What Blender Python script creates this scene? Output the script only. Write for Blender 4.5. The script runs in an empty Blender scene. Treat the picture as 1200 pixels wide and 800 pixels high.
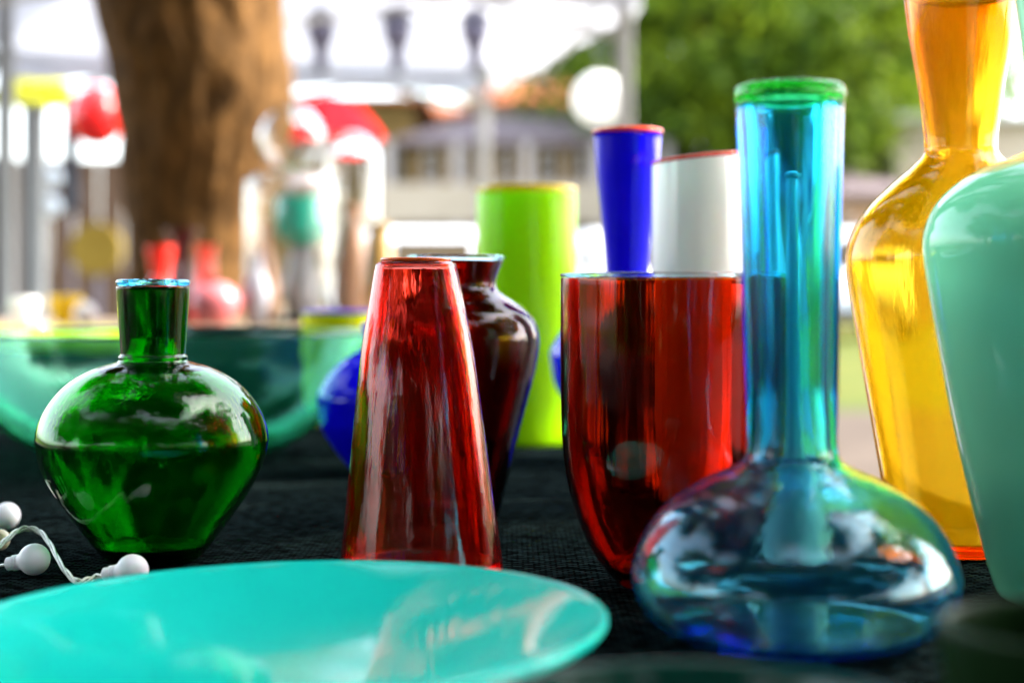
import bpy, bmesh, math, random
import numpy as np
from mathutils import Vector, Matrix, noise as mnoise

random.seed(7)
rng = np.random.default_rng(7)
C = bpy.context.scene
COL = C.collection
PI = math.pi

# ------------------------------------------------------------------ camera
F = 1800.0            # focal length in pixels of the 1200 px wide photograph
CAM_Z = 0.95          # eye height, 20 cm over the table top
TOP = 0.75            # table top
HOR = 340.0           # row of the horizon
cam_d = bpy.data.cameras.new('camera')
cam = bpy.data.objects.new('camera', cam_d)
COL.objects.link(cam)
cam.location = (0, 0, CAM_Z)
cam.rotation_euler = (PI/2, 0, 0)
cam_d.sensor_width = 36.0
cam_d.lens = 36.0*F/1200.0
cam_d.shift_y = -(400-HOR)/1200.0
cam_d.clip_start = 0.02
cam_d.clip_end = 2000
cam_d.dof.use_dof = True
cam_d.dof.focus_distance = 1.10
cam_d.dof.aperture_fstop = 3.1
C.camera = cam

# ------------------------------------------------------------------ light
SUN_EL = math.radians(40)
SUN_AZ = math.radians(84)
w = bpy.data.worlds.new('World')
C.world = w
w.use_nodes = True
wn = w.node_tree
bg = wn.nodes['Background']
sky = wn.nodes.new('ShaderNodeTexSky')
sky.sky_type = 'NISHITA'
sky.sun_disc = False
sky.sun_elevation = SUN_EL
sky.sun_rotation = SUN_AZ
sky.air_density = 1.0
sky.dust_density = 2.5
hs = wn.nodes.new('ShaderNodeHueSaturation')     # hazy, almost white summer sky
hs.inputs['Saturation'].default_value = 0.5
wn.links.new(sky.outputs[0], hs.inputs['Color'])
wn.links.new(hs.outputs[0], bg.inputs[0])
bg.inputs[1].default_value = 0.15
sd = bpy.data.lights.new('sun', 'SUN')
sd.energy = 2.0
sd.angle = math.radians(0.5)
sd.color = (1.0, 0.93, 0.82)
sun = bpy.data.objects.new('sun', sd)
COL.objects.link(sun)
S = Vector((math.sin(SUN_AZ)*math.cos(SUN_EL), math.cos(SUN_AZ)*math.cos(SUN_EL), math.sin(SUN_EL)))
sun.rotation_euler = (-S).to_track_quat('-Z', 'Y').to_euler()
sun.location = S*30

C.view_settings.view_transform = 'Standard'
C.view_settings.look = 'None'
C.view_settings.exposure = 3.2
C.view_settings.gamma = 1.0
cy = C.cycles
cy.max_bounces = 28
cy.transmission_bounces = 24
cy.glossy_bounces = 10
cy.diffuse_bounces = 4
cy.transparent_max_bounces = 12
cy.blur_glossy = 0.4
cy.sample_clamp_indirect = 8.0
cy.use_denoising = True

# ------------------------------------------------------------------ helpers
def P(px, py, d):
    return Vector(((px-600)*d/F, d, CAM_Z-(py-HOR)*d/F))

def link(name, me, mat=None, parent=None, loc=None, rot=None, smooth=None):
    o = bpy.data.objects.new(name, me)
    COL.objects.link(o)
    if mat is not None and len(me.materials) == 0:
        me.materials.append(mat)
    if parent is not None:
        o.parent = parent
    if loc is not None:
        o.location = loc
    if rot is not None:
        o.rotation_euler = rot
    return o

def obj(name, bm, mat, parent=None, loc=None, rot=None, smooth=False):
    bmesh.ops.recalc_face_normals(bm, faces=bm.faces)
    me = bpy.data.meshes.new(name)
    bm.to_mesh(me)
    bm.free()
    if smooth:
        me.polygons.foreach_set('use_smooth', [True]*len(me.polygons))
    return link(name, me, mat, parent, loc, rot)

def tag(o, label=None, cat=None, group=None, kind=None):
    if label: o['label'] = label
    if cat: o['category'] = cat
    if group: o['group'] = group
    if kind: o['kind'] = kind
    return o

def thing(name, label, cat, loc=(0, 0, 0), rotz=0.0, group=None):
    o = bpy.data.objects.new(name, None)
    COL.objects.link(o)
    o.location = loc
    o.rotation_euler = (0, 0, rotz)
    o.empty_display_size = 0.1
    return tag(o, label, cat, group)

def dup(root, loc, rotz=0.0, label=None, group=None, scale=None):
    r = root.copy(); COL.objects.link(r)
    r.location = loc; r.rotation_euler = (0, 0, rotz)
    if scale: r.scale = scale
    if label: r['label'] = label
    if group: r['group'] = group
    for ch in list(root.children):
        c = ch.copy(); COL.objects.link(c); c.parent = r
        for g in list(ch.children):
            d = g.copy(); COL.objects.link(d); d.parent = c
    return r

def box(bm, x0, x1, y0, y1, z0, z1, bevel=0.0):
    m = Matrix.Translation(((x0+x1)/2, (y0+y1)/2, (z0+z1)/2)) @ Matrix.Diagonal((x1-x0, y1-y0, z1-z0, 1))
    r = bmesh.ops.create_cube(bm, size=1.0, matrix=m)
    if bevel:
        es = list({e for v in r['verts'] for e in v.link_edges})
        bmesh.ops.bevel(bm, geom=es, offset=bevel, segments=2, affect='EDGES', profile=0.5)
    return r

def tube(bm, pts, radii, seg=10, cap=True):
    pts = [Vector(p) for p in pts]
    if not hasattr(radii, '__len__'):
        radii = [radii]*len(pts)
    rings = []
    prev = None
    for i, p in enumerate(pts):
        a = pts[max(i-1, 0)]; b = pts[min(i+1, len(pts)-1)]
        t = (b-a).normalized()
        if prev is None:
            u = t.orthogonal().normalized()
        else:
            u = (prev - t*prev.dot(t)).normalized()
        prev = u
        v = t.cross(u)
        rings.append([bm.verts.new(p + (u*math.cos(2*PI*k/seg) + v*math.sin(2*PI*k/seg))*radii[i]) for k in range(seg)])
    for a, b in zip(rings, rings[1:]):
        for k in range(seg):
            bm.faces.new((a[k], a[(k+1) % seg], b[(k+1) % seg], b[k]))
    if cap:
        bm.faces.new(rings[0][::-1]); bm.faces.new(rings[-1])
    return rings

def sphere(bm, c, r, u=24, v=16, sc=(1, 1, 1)):
    m = Matrix.Translation(c) @ Matrix.Diagonal((r*sc[0], r*sc[1], r*sc[2], 1))
    return bmesh.ops.create_uvsphere(bm, u_segments=u, v_segments=v, radius=1.0, matrix=m)

def catmull(pts, n=6):
    pts = [np.array(p, float) for p in pts]
    q = [2*pts[0]-pts[1]] + pts + [2*pts[-1]-pts[-2]]
    out = []
    for i in range(1, len(q)-2):
        p0, p1, p2, p3 = q[i-1], q[i], q[i+1], q[i+2]
        for k in range(n):
            t = k/n
            out.append(0.5*((2*p1) + (p2-p0)*t + (2*p0-5*p1+4*p2-p3)*t*t + (3*p1-p0-3*p2+p3)*t**3))
    out.append(pts[-1])
    return out

def lathe(prof, seg=96, wob=0.0, closed=False, slant=0.0, ztop=1.0, lean=0.0, ph=0.0):
    """prof: list of (r, z); r ~ 0 makes a pole."""
    bm = bmesh.new()
    rings = []
    for (r, z) in prof:
        if r < 1e-6:
            rings.append([bm.verts.new((lean*z, 0, z))])
        else:
            ring = []
            for k in range(seg):
                a = 2*PI*k/seg
                rr = r*(1 + wob*math.sin(2*a+ph+z*9) + 0.6*wob*math.sin(3*a+1.3+ph-z*14))
                x = rr*math.cos(a); y = rr*math.sin(a)
                zz = z + slant*x*max(0.0, z/ztop)**6
                ring.append(bm.verts.new((x+lean*z, y, zz)))
            rings.append(ring)
    pairs = list(zip(rings, rings[1:]))
    if closed:
        pairs.append((rings[-1], rings[0]))
    for a, b in pairs:
        if len(a) == 1 and len(b) == 1:
            continue
        for k in range(seg):
            k2 = (k+1) % seg
            if len(a) == 1:
                bm.faces.new((a[0], b[k2], b[k]))
            elif len(b) == 1:
                bm.faces.new((a[k], a[k2], b[0]))
            else:
                bm.faces.new((a[k], a[k2], b[k2], b[k]))
    return bm

def shell(outer, t, base_t, round_rim=True):
    """outer: smooth (r,z) points bottom -> top (r>0).  Returns a closed vessel profile axis..axis."""
    n = len(outer)
    inner = []
    for i in range(n):
        a = outer[max(i-1, 0)]; b = outer[min(i+1, n-1)]
        dr, dz = b[0]-a[0], b[1]-a[1]
        L = math.hypot(dr, dz) or 1
        tt = t(outer[i][1]) if callable(t) else t
        q = (outer[i][0]-tt*dz/L, outer[i][1]+tt*dr/L)
        if q[1] > base_t and q[0] > 0.002:
            inner.append(q)
    prof = [(0, outer[0][1])] + [(outer[0][0]*k/4, outer[0][1]) for k in (1, 2, 3)] + list(outer)
    if round_rim:
        ox, oz = outer[-1]; ix, iz = inner[-1]
        cx, cz, rr = (ox+ix)/2, (oz+iz)/2, (ox-ix)/2
        for k in range(1, 6):
            a = PI*k/6
            prof.append((cx+rr*math.cos(a), cz+rr*math.sin(a)))
    inner = inner[::-1]
    prof += inner
    lr, lz = inner[-1]
    for k in (0.92, 0.75, 0.5, 0.25):
        prof.append((lr*k, base_t - 0.1*(lz-base_t)*0 + (lz-base_t)*max(0, k-0.75)*1.5))
    prof.append((0, base_t))
    return prof

def px_prof(pts, yb, n=6):
    """pts: (y row, half width) top -> bottom in photo pixels; yb = row of the foot. returns bottom->top metres and depth."""
    d = (CAM_Z-TOP)*F/(yb-HOR)
    k = d/F
    m = [(hw*k, max(0.0, (yb-y)*k)) for (y, hw) in pts][::-1]
    return [tuple(p) for p in catmull(m, n)], d

def ring_prof(r_in, r_out, z0, z1):
    """small rounded band section for a coloured lip."""
    cx, cz = (r_in+r_out)/2, (z0+z1)/2
    a, b = (r_out-r_in)/2, (z1-z0)/2
    out = []
    for k in range(16):
        t = 2*PI*k/16
        c, s = math.cos(t), math.sin(t)
        out.append((cx+a*math.copysign(abs(c)**0.6, c), cz+b*math.copysign(abs(s)**0.6, s)))
    return out

# ------------------------------------------------------------------ materials
def new_mat(name):
    m = bpy.data.materials.new(name)
    m.use_nodes = True
    nt = m.node_tree
    return m, nt, nt.nodes['Principled BSDF'], nt.nodes['Material Output']

def coords(nt, scale=(1, 1, 1), kind='Object'):
    tc = nt.nodes.new('ShaderNodeTexCoord')
    mp = nt.nodes.new('ShaderNodeMapping')
    mp.inputs['Scale'].default_value = scale
    nt.links.new(tc.outputs[kind], mp.inputs['Vector'])
    return mp.outputs[0]

def noise_tex(nt, vec, scale, detail=4, rough=0.55):
    n = nt.nodes.new('ShaderNodeTexNoise')
    n.inputs['Scale'].default_value = scale
    n.inputs['Detail'].default_value = detail
    n.inputs['Roughness'].default_value = rough
    nt.links.new(vec, n.inputs['Vector'])
    return n.outputs['Fac']

def ramp(nt, fac, stops):
    r = nt.nodes.new('ShaderNodeValToRGB')
    el = r.color_ramp.elements
    el[0].position, el[0].color = stops[0][0], (*stops[0][1], 1)
    el[1].position, el[1].color = stops[-1][0], (*stops[-1][1], 1)
    for p, c in stops[1:-1]:
        e = el.new(p); e.color = (*c, 1)
    nt.links.new(fac, r.inputs[0])
    return r.outputs[0]

def bump(nt, bsdf, fac, strength, dist, prev=None):
    b = nt.nodes.new('ShaderNodeBump')
    b.inputs['Strength'].default_value = strength
    b.inputs['Distance'].default_value = dist
    nt.links.new(fac, b.inputs['Height'])
    if prev is not None:
        nt.links.new(prev, b.inputs['Normal'])
    nt.links.new(b.outputs[0], bsdf.inputs['Normal'])
    return b.outputs[0]

def glass(name, absorb, density, tint=(1, 1, 1), ior=1.38, streak=0.0, wave=0.0, tint_ramp=None, milk=None):
    m, nt, b, out = new_mat(name)
    b.inputs['Base Color'].default_value = (*tint, 1)
    b.inputs['Roughness'].default_value = 0.0
    b.inputs['IOR'].default_value = ior
    b.inputs['Transmission Weight'].default_value = 1.0
    if density > 0:
        v = nt.nodes.new('ShaderNodeVolumeAbsorption')
        v.inputs['Color'].default_value = (*absorb, 1)
        v.inputs['Density'].default_value = density
        nt.links.new(v.outputs[0], out.inputs['Volume'])
    prev = None
    if wave:
        prev = bump(nt, b, noise_tex(nt, coords(nt, (18, 18, 12)), 1.0, 1), wave, 0.01)
    if streak:
        prev = bump(nt, b, noise_tex(nt, coords(nt, (170, 170, 3.5)), 1.0, 2), streak, 0.002, prev)
    if tint_ramp:
        z0, z1, c0, c1 = tint_ramp
        sx = nt.nodes.new('ShaderNodeSeparateXYZ')
        tc = nt.nodes.new('ShaderNodeTexCoord')
        nt.links.new(tc.outputs['Object'], sx.inputs[0])
        mr = nt.nodes.new('ShaderNodeMapRange')
        mr.inputs['From Min'].default_value = z0
        mr.inputs['From Max'].default_value = z1
        nt.links.new(sx.outputs['Z'], mr.inputs['Value'])
        nt.links.new(ramp(nt, mr.outputs[0], [(0, c0), (1, c1)]), b.inputs['Base Color'])
    if milk:                      # faintly clouded glass: part of the light scatters in the wall
        amt, mc = milk
        df = nt.nodes.new('ShaderNodeBsdfDiffuse'); tl = nt.nodes.new('ShaderNodeBsdfTranslucent')
        df.inputs[0].default_value = (*mc, 1); tl.inputs[0].default_value = (*mc, 1)
        m1 = nt.nodes.new('ShaderNodeMixShader'); m1.inputs[0].default_value = 0.6
        nt.links.new(df.outputs[0], m1.inputs[1]); nt.links.new(tl.outputs[0], m1.inputs[2])
        m2 = nt.nodes.new('ShaderNodeMixShader'); m2.inputs[0].default_value = amt
        nt.links.new(b.outputs[0], m2.inputs[1]); nt.links.new(m1.outputs[0], m2.inputs[2])
        nt.links.new(m2.outputs[0], out.inputs['Surface'])
    return m

def gloss(name, col, rough=0.06, var=0.08, scale=(6, 6, 6), coat=0.0, sss=0.0, wave=0.0, spec=0.5):
    m, nt, b, out = new_mat(name)
    f = noise_tex(nt, coords(nt, scale), 1.0, 4)
    lo = tuple(max(0, c*(1-var)) for c in col); hi = tuple(min(1, c*(1+var)) for c in col)
    nt.links.new(ramp(nt, f, [(0.3, lo), (0.7, hi)]), b.inputs['Base Color'])
    b.inputs['Roughness'].default_value = rough
    b.inputs['Specular IOR Level'].default_value = spec
    b.inputs['Coat Weight'].default_value = coat
    b.inputs['Coat Roughness'].default_value = 0.02
    if sss:
        b.inputs['Subsurface Weight'].default_value = sss
        b.inputs['Subsurface Radius'].default_value = (0.01, 0.02, 0.015)
        b.inputs['Subsurface Scale'].default_value = 1.0
    if wave:
        bump(nt, b, noise_tex(nt, coords(nt, (14, 14, 8)), 1.0, 2), wave, 0.01)
    return m

def matte(name, c0, c1, scale=4.0, rough=0.8, bmp=0.0, bdist=0.01, stretch=(1, 1, 1), detail=6):
    m, nt, b, out = new_mat(name)
    v = coords(nt, stretch)
    f = noise_tex(nt, v, scale, detail)
    nt.links.new(ramp(nt, f, [(0.32, c0), (0.68, c1)]), b.inputs['Base Color'])
    b.inputs['Roughness'].default_value = rough
    b.inputs['Specular IOR Level'].default_value = 0.12
    if bmp:
        bump(nt, b, f, bmp, bdist)
    return m

def fabric(name, col, trans=0.5, rough=0.9):
    m, nt, b, out = new_mat(name)
    nt.nodes.remove(b)
    f = noise_tex(nt, coords(nt, (1, 1, 1)), 3.0, 4)
    c = ramp(nt, f, [(0.3, tuple(x*0.93 for x in col)), (0.7, col)])
    d = nt.nodes.new('ShaderNodeBsdfDiffuse')
    t = nt.nodes.new('ShaderNodeBsdfTranslucent')
    mx = nt.nodes.new('ShaderNodeMixShader')
    mx.inputs[0].default_value = trans
    nt.links.new(c, d.inputs[0]); nt.links.new(c, t.inputs[0])
    nt.links.new(d.outputs[0], mx.inputs[1]); nt.links.new(t.outputs[0], mx.inputs[2])
    nt.links.new(mx.outputs[0], out.inputs[0])
    return m

def leaf_mat(name, c0, c1, trans=0.4):
    m, nt, b, out = new_mat(name)
    g = nt.nodes.new('ShaderNodeNewGeometry')
    c = ramp(nt, g.outputs['Random Per Island'], [(0.0, c0), (0.75, c1), (1.0, tuple(x*1.5 for x in c1))])
    # broad noise turns some clumps lighter yellow-green and others darker green
    nz = ramp(nt, noise_tex(nt, coords(nt, (0.55, 0.55, 0.55)), 1.0, 2), [(0.38, (0.65, 0.75, 0.8)), (0.62, (1.7, 1.45, 0.9))])
    mu = nt.nodes.new('ShaderNodeMix'); mu.data_type = 'RGBA'; mu.blend_type = 'MULTIPLY'
    mu.inputs['Factor'].default_value = 1.0
    nt.links.new(c, mu.inputs['A']); nt.links.new(nz, mu.inputs['B'])
    c = mu.outputs['Result']
    nt.links.new(c, b.inputs['Base Color'])
    b.inputs['Roughness'].default_value = 0.5
    b.inputs['Specular IOR Level'].default_value = 0.15
    t = nt.nodes.new('ShaderNodeBsdfTranslucent')
    nt.links.new(c, t.inputs[0])
    mx = nt.nodes.new('ShaderNodeMixShader')
    mx.inputs[0].default_value = trans
    nt.links.new(b.outputs[0], mx.inputs[1]); nt.links.new(t.outputs[0], mx.inputs[2])
    nt.links.new(mx.outputs[0], out.inputs[0])
    return m

def cloth_mat():
    m, nt, b, out = new_mat('black_cloth')
    b.inputs['Roughness'].default_value = 0.85
    b.inputs['Specular IOR Level'].default_value = 0.0
    v = coords(nt, (1, 1, 1))
    br = nt.nodes.new('ShaderNodeTexBrick')
    br.inputs['Scale'].default_value = 62.0
    br.inputs['Color1'].default_value = (0.0012, 0.0020, 0.0020, 1)
    br.inputs['Color2'].default_value = (0.018, 0.032, 0.032, 1)
    br.inputs['Mortar'].default_value = (0.001, 0.001, 0.001, 1)
    br.inputs['Mortar Size'].default_value = 0.05
    nt.links.new(v, br.inputs['Vector'])
    nt.links.new(br.outputs['Color'], b.inputs['Base Color'])
    n1 = bump(nt, b, br.outputs['Fac'], 0.5, -0.001)
    n2 = bump(nt, b, noise_tex(nt, v, 900, 2), 0.3, 0.0006, n1)
    bump(nt, b, noise_tex(nt, coords(nt, (5, 14, 5)), 1.0, 3), 0.7, 0.02, n2)
    # lint caught in the weave
    lint = ramp(nt, noise_tex(nt, v, 420, 1), [(0.775, (0, 0, 0)), (0.80, (0.05, 0.055, 0.055))])
    ad = nt.nodes.new('ShaderNodeMix'); ad.data_type = 'RGBA'; ad.blend_type = 'ADD'
    ad.inputs['Factor'].default_value = 1.0
    nt.links.new(br.outputs['Color'], ad.inputs['A']); nt.links.new(lint, ad.inputs['B'])
    nt.links.new(ad.outputs['Result'], b.inputs['Base Color'])
    return m

M = {}
M['green'] = glass('green_glass', (0.02, 0.83, 0.10), 680, streak=0.10, wave=0.34, milk=(0.012, (0.0, 0.5, 0.02)))
M['red'] = glass('red_glass', (0.975, 0.22, 0.08), 430, streak=0.20, wave=0.05, milk=(0.02, (0.75, 0.03, 0.01)))
M['brown'] = glass('brown_glass', (0.94, 0.67, 0.25), 1400, streak=0.07, wave=0.22, milk=(0.006, (0.6, 0.04, 0.0)))
M['dark_brown'] = glass('dark_brown_glass', (0.88, 0.55, 0.15), 1700, streak=0.05, wave=0.05)
M['blue'] = glass('blue_glass', (0.02, 0.86, 0.995), 220, streak=0.08, wave=0.06, milk=(0.02, (0.0, 0.45, 0.95)))
M['amber'] = glass('amber_glass', (0.998, 0.90, 0.0), 360, streak=0.05, wave=0.02, tint_ramp=(0.27, 0.43, (1, 1, 1), (1, 0.40, 0.06)), milk=(0.15, (1.0, 0.68, 0.0)))
M['teal'] = glass('teal_glass', (0.12, 0.91, 0.70), 270, wave=0.12, milk=(0.02, (0.0, 0.45, 0.32)))
M['clear'] = glass('clear_glass', (0.84, 0.86, 0.82), 60, ior=1.35, wave=0.2)
M['dark_green'] = gloss('bottle_green_glass', (0.004, 0.05, 0.035), 0.06, 0.2, spec=0.2)
M['olive'] = gloss('olive_glass', (0.006, 0.020, 0.005), 0.35, 0.3, spec=0.05)
M['blue_lip'] = glass('pale_blue_lip_glass', (0.45, 0.9, 1.0), 110)
M['green_lip'] = glass('green_lip_glass', (0.15, 0.97, 0.10), 160, milk=(0.22, (0.01, 0.85, 0.03)))
M['lime'] = gloss('lime_glass', (0.38, 0.84, 0.003), 0.1, 0.06, sss=0.3, spec=0.12)
M['yellow_rim'] = gloss('yellow_rim_glass', (0.90, 0.60, 0.0), 0.1)
M['cobalt'] = gloss('cobalt_glass', (0.004, 0.001, 0.85), 0.05, 0.1, spec=0.35, wave=0.05)
M['red_rim'] = gloss('red_rim_glass', (0.75, 0.05, 0.01), 0.1)
M['orange_lip'] = gloss('orange_lip_glass', (0.85, 0.10, 0.01), 0.08)
M['maroon_lip'] = gloss('maroon_lip_glass', (0.16, 0.01, 0.01), 0.05)
M['white'] = gloss('white_glass', (0.88, 0.885, 0.90), 0.12, 0.03, sss=0.2)
M['mint'] = gloss('mint_glass', (0.27, 0.92, 0.50), 0.04, 0.08, (5, 5, 3), sss=0.0, wave=0.05, spec=0.3)
M['pale_mint'] = gloss('pale_mint_glass', (0.74, 0.90, 0.82), 0.1, 0.05, sss=0.4)
M['turq'] = gloss('turquoise_glass', (0.008, 0.58, 0.48), 0.07, 0.10, (7, 3, 7), wave=0.05, spec=0.2)
M['yellow'] = gloss('yellow_glass', (0.80, 0.80, 0.0), 0.1, 0.05)
M['purple_rim'] = gloss('purple_rim_glass', (0.10, 0.05, 0.5), 0.1)
M['bulb'] = gloss('white_plastic', (0.82, 0.83, 0.86), 0.35, 0.03, (80, 80, 80), sss=0.3)
M['cream'] = gloss('cream_plastic', (0.78, 0.66, 0.45), 0.35, 0.03, (80, 80, 80))
M['wire'] = gloss('clear_wire', (0.62, 0.66, 0.56), 0.25, 0.2, (300, 300, 300))
M['cloth'] = cloth_mat()

# ------------------------------------------------------------------ setting
def sheet(name, pts, z, mat, kind='structure'):
    bm = bmesh.new()
    bm.faces.new([bm.verts.new((x, y, z)) for x, y in pts])
    return tag(obj(name, bm, mat), kind=kind)

M['lawn'] = matte('lawn_grass', (0.040, 0.056, 0.003), (0.080, 0.082, 0.008), 0.6, 0.9, 0.4, 0.05)
M['paving'] = matte('tan_paving', (0.050, 0.036, 0.026), (0.080, 0.060, 0.045), 1.4, 0.9, 0.3, 0.01)
sheet('ground', [(-300, -300), (300, -300), (300, 600), (-300, 600)], 0.0, M['lawn'])
sheet('path', [(-60, -14), (60, -14), (60, 11.6), (-60, 12.6)], 0.004, M['paving'])

# black tablecloth on our table ------------------------------------
BR = Vector((0.246, 2.45)); U = Vector((0.196, -0.981)); V = Vector((-0.981, -0.196))
def tablecloth():
    bm = bmesh.new()
    na, nb = 70, 52
    LA, LB = 2.24, 1.62
    g = {}
    for i in range(na+1):
        for j in range(nb+1):
            a, b = LA*i/na, LB*j/nb
            p = BR + U*a + V*b
            z = TOP - 0.0012 + 0.0011*mnoise.noise((p.x*9, p.y*9, 3.1))
            edge = min(a, LA-a, b, LB-b)
            if edge < 0.012:
                z -= 0.006
            g[i, j] = bm.verts.new((p.x, p.y, z))
    for i in range(na):
        for j in range(nb):
            bm.faces.new((g[i, j], g[i+1, j], g[i+1, j+1], g[i, j+1]))
    loop = [(i, 0) for i in range(na)] + [(na, j) for j in range(nb)] + [(i, nb) for i in range(na, 0, -1)] + [(0, j) for j in range(nb, 0, -1)]
    ctr = BR + U*LA/2 + V*LB/2
    prev = [g[k] for k in loop]
    for lev, (z, out) in enumerate(((TOP-0.03, 0.012), (TOP-0.2, 0.02), (0.38, 0.035), (0.02, 0.06))):
        cur = []
        for q, k in enumerate(loop):
            v = g[k].co
            n = Vector((v.x-ctr.x, v.y-ctr.y)).normalized()
            fold = out*(0.75 + (0.7 if lev > 0 else 0.1)*math.sin(q*0.55)*math.cos(q*0.13))
            cur.append(bm.verts.new((v.x+n.x*fold, v.y+n.y*fold, z)))
        for q in range(len(loop)):
            r = (q+1) % len(loop)
            bm.faces.new((prev[q], prev[r], cur[r], cur[q]))
        prev = cur
    o = obj('tablecloth', bm, M['cloth'], smooth=True)
    return tag(o, 'black woven tablecloth under all the coloured glass vases in front', 'tablecloth')
tablecloth()

# ------------------------------------------------------------------ glass on the table
def place(px, d):
    return Vector(((px-600)*d/F, d, TOP))

def vessel(name, label, cat, px, yb, pts, wall, base_t, mat, seg=128, wob=0.004, lip=None, slant=0, lean=0.0, n=6, part='body', group=None, lip_name='lip'):
    prof, d = px_prof(pts, yb, n)
    t = thing(name, label, cat, place(px, d), 0, group)
    ztop = prof[-1][1]
    if lip and lip[1] < 0:
        lmat, lh = lip[0], -lip[1]
        tt = wall(ztop) if callable(wall) else wall
        obj(part, lathe(shell(prof, wall, base_t), seg, wob, lean=lean), mat, t, smooth=True)
        obj(lip_name, lathe(ring_prof(prof[-1][0]-tt*1.02, prof[-1][0]+tt*0.04, ztop+tt*0.45-lh, ztop+tt*0.55), seg, wob, closed=True, lean=lean), lmat, t, smooth=True)
    elif lip:
        lmat, lh = lip
        # the body ends where the coloured lip begins
        cut = ztop-lh
        body = [p for p in prof if p[1] < cut]
        k = [p for p in prof if p[1] >= cut]
        rcut = k[0][0] if k else prof[-1][0]
        body.append((rcut, cut))
        tt = wall(cut) if callable(wall) else wall
        obj(part, lathe(shell(body, wall, base_t, False), seg, wob, slant=slant, ztop=ztop, lean=lean), mat, t, smooth=True)
        obj(lip_name, lathe(ring_prof(prof[-1][0]-tt*1.05, prof[-1][0]+tt*0.12, cut+0.0003, ztop), seg, wob, closed=True, slant=slant, ztop=ztop, lean=lean), lmat, t, smooth=True)
    else:
        obj(part, lathe(shell(prof, wall, base_t), seg, wob, slant=slant, ztop=ztop, lean=lean), mat, t, smooth=True)
    return t, prof, d

# green vase
GV = [(327, 40.5), (334, 42), (350, 41.5), (385, 39), (410, 37.5), (415, 37.5), (418, 39.8), (421, 39.2), (423.5, 41), (426, 49), (431, 66), (442, 88), (458, 107), (480, 123),
      (505, 132), (525, 132), (548, 126), (575, 112), (602, 94), (628, 75), (645, 62), (652, 55), (655, 48)]
vessel('green_vase', 'round shouldered green glass vase with short straight neck beside the string lights', 'vase', 179.5, 655, GV, lambda z: 0.0045+0.0075*min(1, max(0, (z-0.142)/0.02)), 0.012, M['green'], 160, 0.004, lip=(M['blue_lip'], 0.0055))

# red cone
RC = [(306, 41), (309, 46), (314, 48), (340, 53), (420, 67), (500, 76.5), (580, 85.5), (640, 93), (660, 95.5), (669, 94.5), (674, 88)]
vessel('cone_vase', 'tall red glass cone vase with orange lip, standing just behind the turquoise plate', 'vase', 494, 674, RC, 0.0042, 0.010, M['red'], 160, 0.003, lip=(M['orange_lip'], -0.0022), lean=-0.018)

# dark brown shouldered vase
BV = [(299, 56), (303, 56), (312, 53), (326, 48), (336, 48), (344, 56), (354, 72), (368, 88), (384, 96), (402, 98), (430, 94), (470, 84), (520, 71), (565, 60), (598, 52), (606, 47)]
vessel('shouldered_vase', 'dark brown glass vase with flared lip, half hidden behind the red cone', 'vase', 534, 606, BV, 0.005, 0.012, M['dark_brown'], 128, 0.004, lip=(M['blue_lip'], 0.005))

# brown tumbler
TB = [(320, 127), (326, 127.5), (400, 127.5), (480, 127), (530, 125), (570, 119), (602, 110), (632, 98), (656, 84), (675, 68), (684, 57), (688, 48)]
vessel('tumbler_vase', 'wide brown red glass tumbler with rounded bottom, left of the blue bottle', 'vase', 785, 688, TB, 0.005, 0.014, M['brown'], 160, 0.003, lip=(M['blue_lip'], 0.003))

# blue bottle
BB = [(100, 62), (104, 64), (130, 62), (200, 59.5), (300, 57), (400, 55), (480, 53), (520, 52), (538, 56), (548, 72), (560, 98), (580, 132), (605, 160), (635, 180), (668, 190),
      (695, 188), (718, 176), (734, 156), (744, 128), (748, 100), (749, 80)]
kb = 360/(749-HOR)/F
vessel('bottle_vase', 'blue glass bottle with tall neck, round flat body and green lip', 'bottle', 931, 749, BB,
       lambda z: 0.0036 + 0.0054*min(1, max(0, (z-0.085)/0.06)), 0.008, M['blue'], 160, 0.006, lip=(M['green_lip'], 0.011), lean=-0.009)

# amber vase
AV = [(-6, 65), (0, 65), (40, 60), (90, 51), (140, 44), (168, 41.5), (180, 43), (195, 57), (215, 80), (238, 103), (262, 120), (288, 130), (315, 131.5), (360, 125), (420, 115), (480, 105), (540, 95), (600, 85), (632, 79), (640, 76), (644, 68)]
vessel('amber_vase', 'tall amber yellow glass vase with narrow waist and dark red lip, behind the mint vase', 'vase', 1126, 644, AV, 0.0042, 0.010, M['amber'], 160, 0.004, lip=(M['maroon_lip'], -0.004))

# mint vase
MV = [(-60, 74), (0, 64), (60, 56), (110, 50), (150, 47), (172, 50), (184, 70), (196, 102), (214, 132), (238, 155), (265, 167), (290, 170), (330, 165), (400, 153), (480, 139), (560, 122), (640, 103), (680, 91), (697, 84), (704, 74)]
vessel('mint_vase', 'big opaque mint green glass vase at the right edge, in front of the amber vase', 'vase', 1257, 704, MV, 0.006, 0.012, M['mint'], 128, 0.004)

# lime cylinder
LV = [(219, 58), (224, 58.5), (300, 58), (400, 56.5), (480, 55), (512, 54), (519, 50)]
vessel('cylinder_vase', 'tall lime green glass cylinder vase with yellow rim', 'vase', 617, 519, LV, 0.006, 0.01, M['lime'], 96, 0.004, lip=(M['yellow_rim'], 0.009), lip_name='rim')

# cobalt flared vase
CV = [(152, 41), (158, 40), (200, 36.5), (260, 30), (317, 25), (400, 22), (480, 23), (550, 32), (572, 36), (577, 32)]
vessel('flared_vase', 'slim cobalt blue glass vase flaring up to a red rim', 'vase', 735, 577, CV, 0.0045, 0.01, M['cobalt'], 96, 0.004, lip=(M['red_rim'], 0.005), lip_name='rim')

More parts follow.
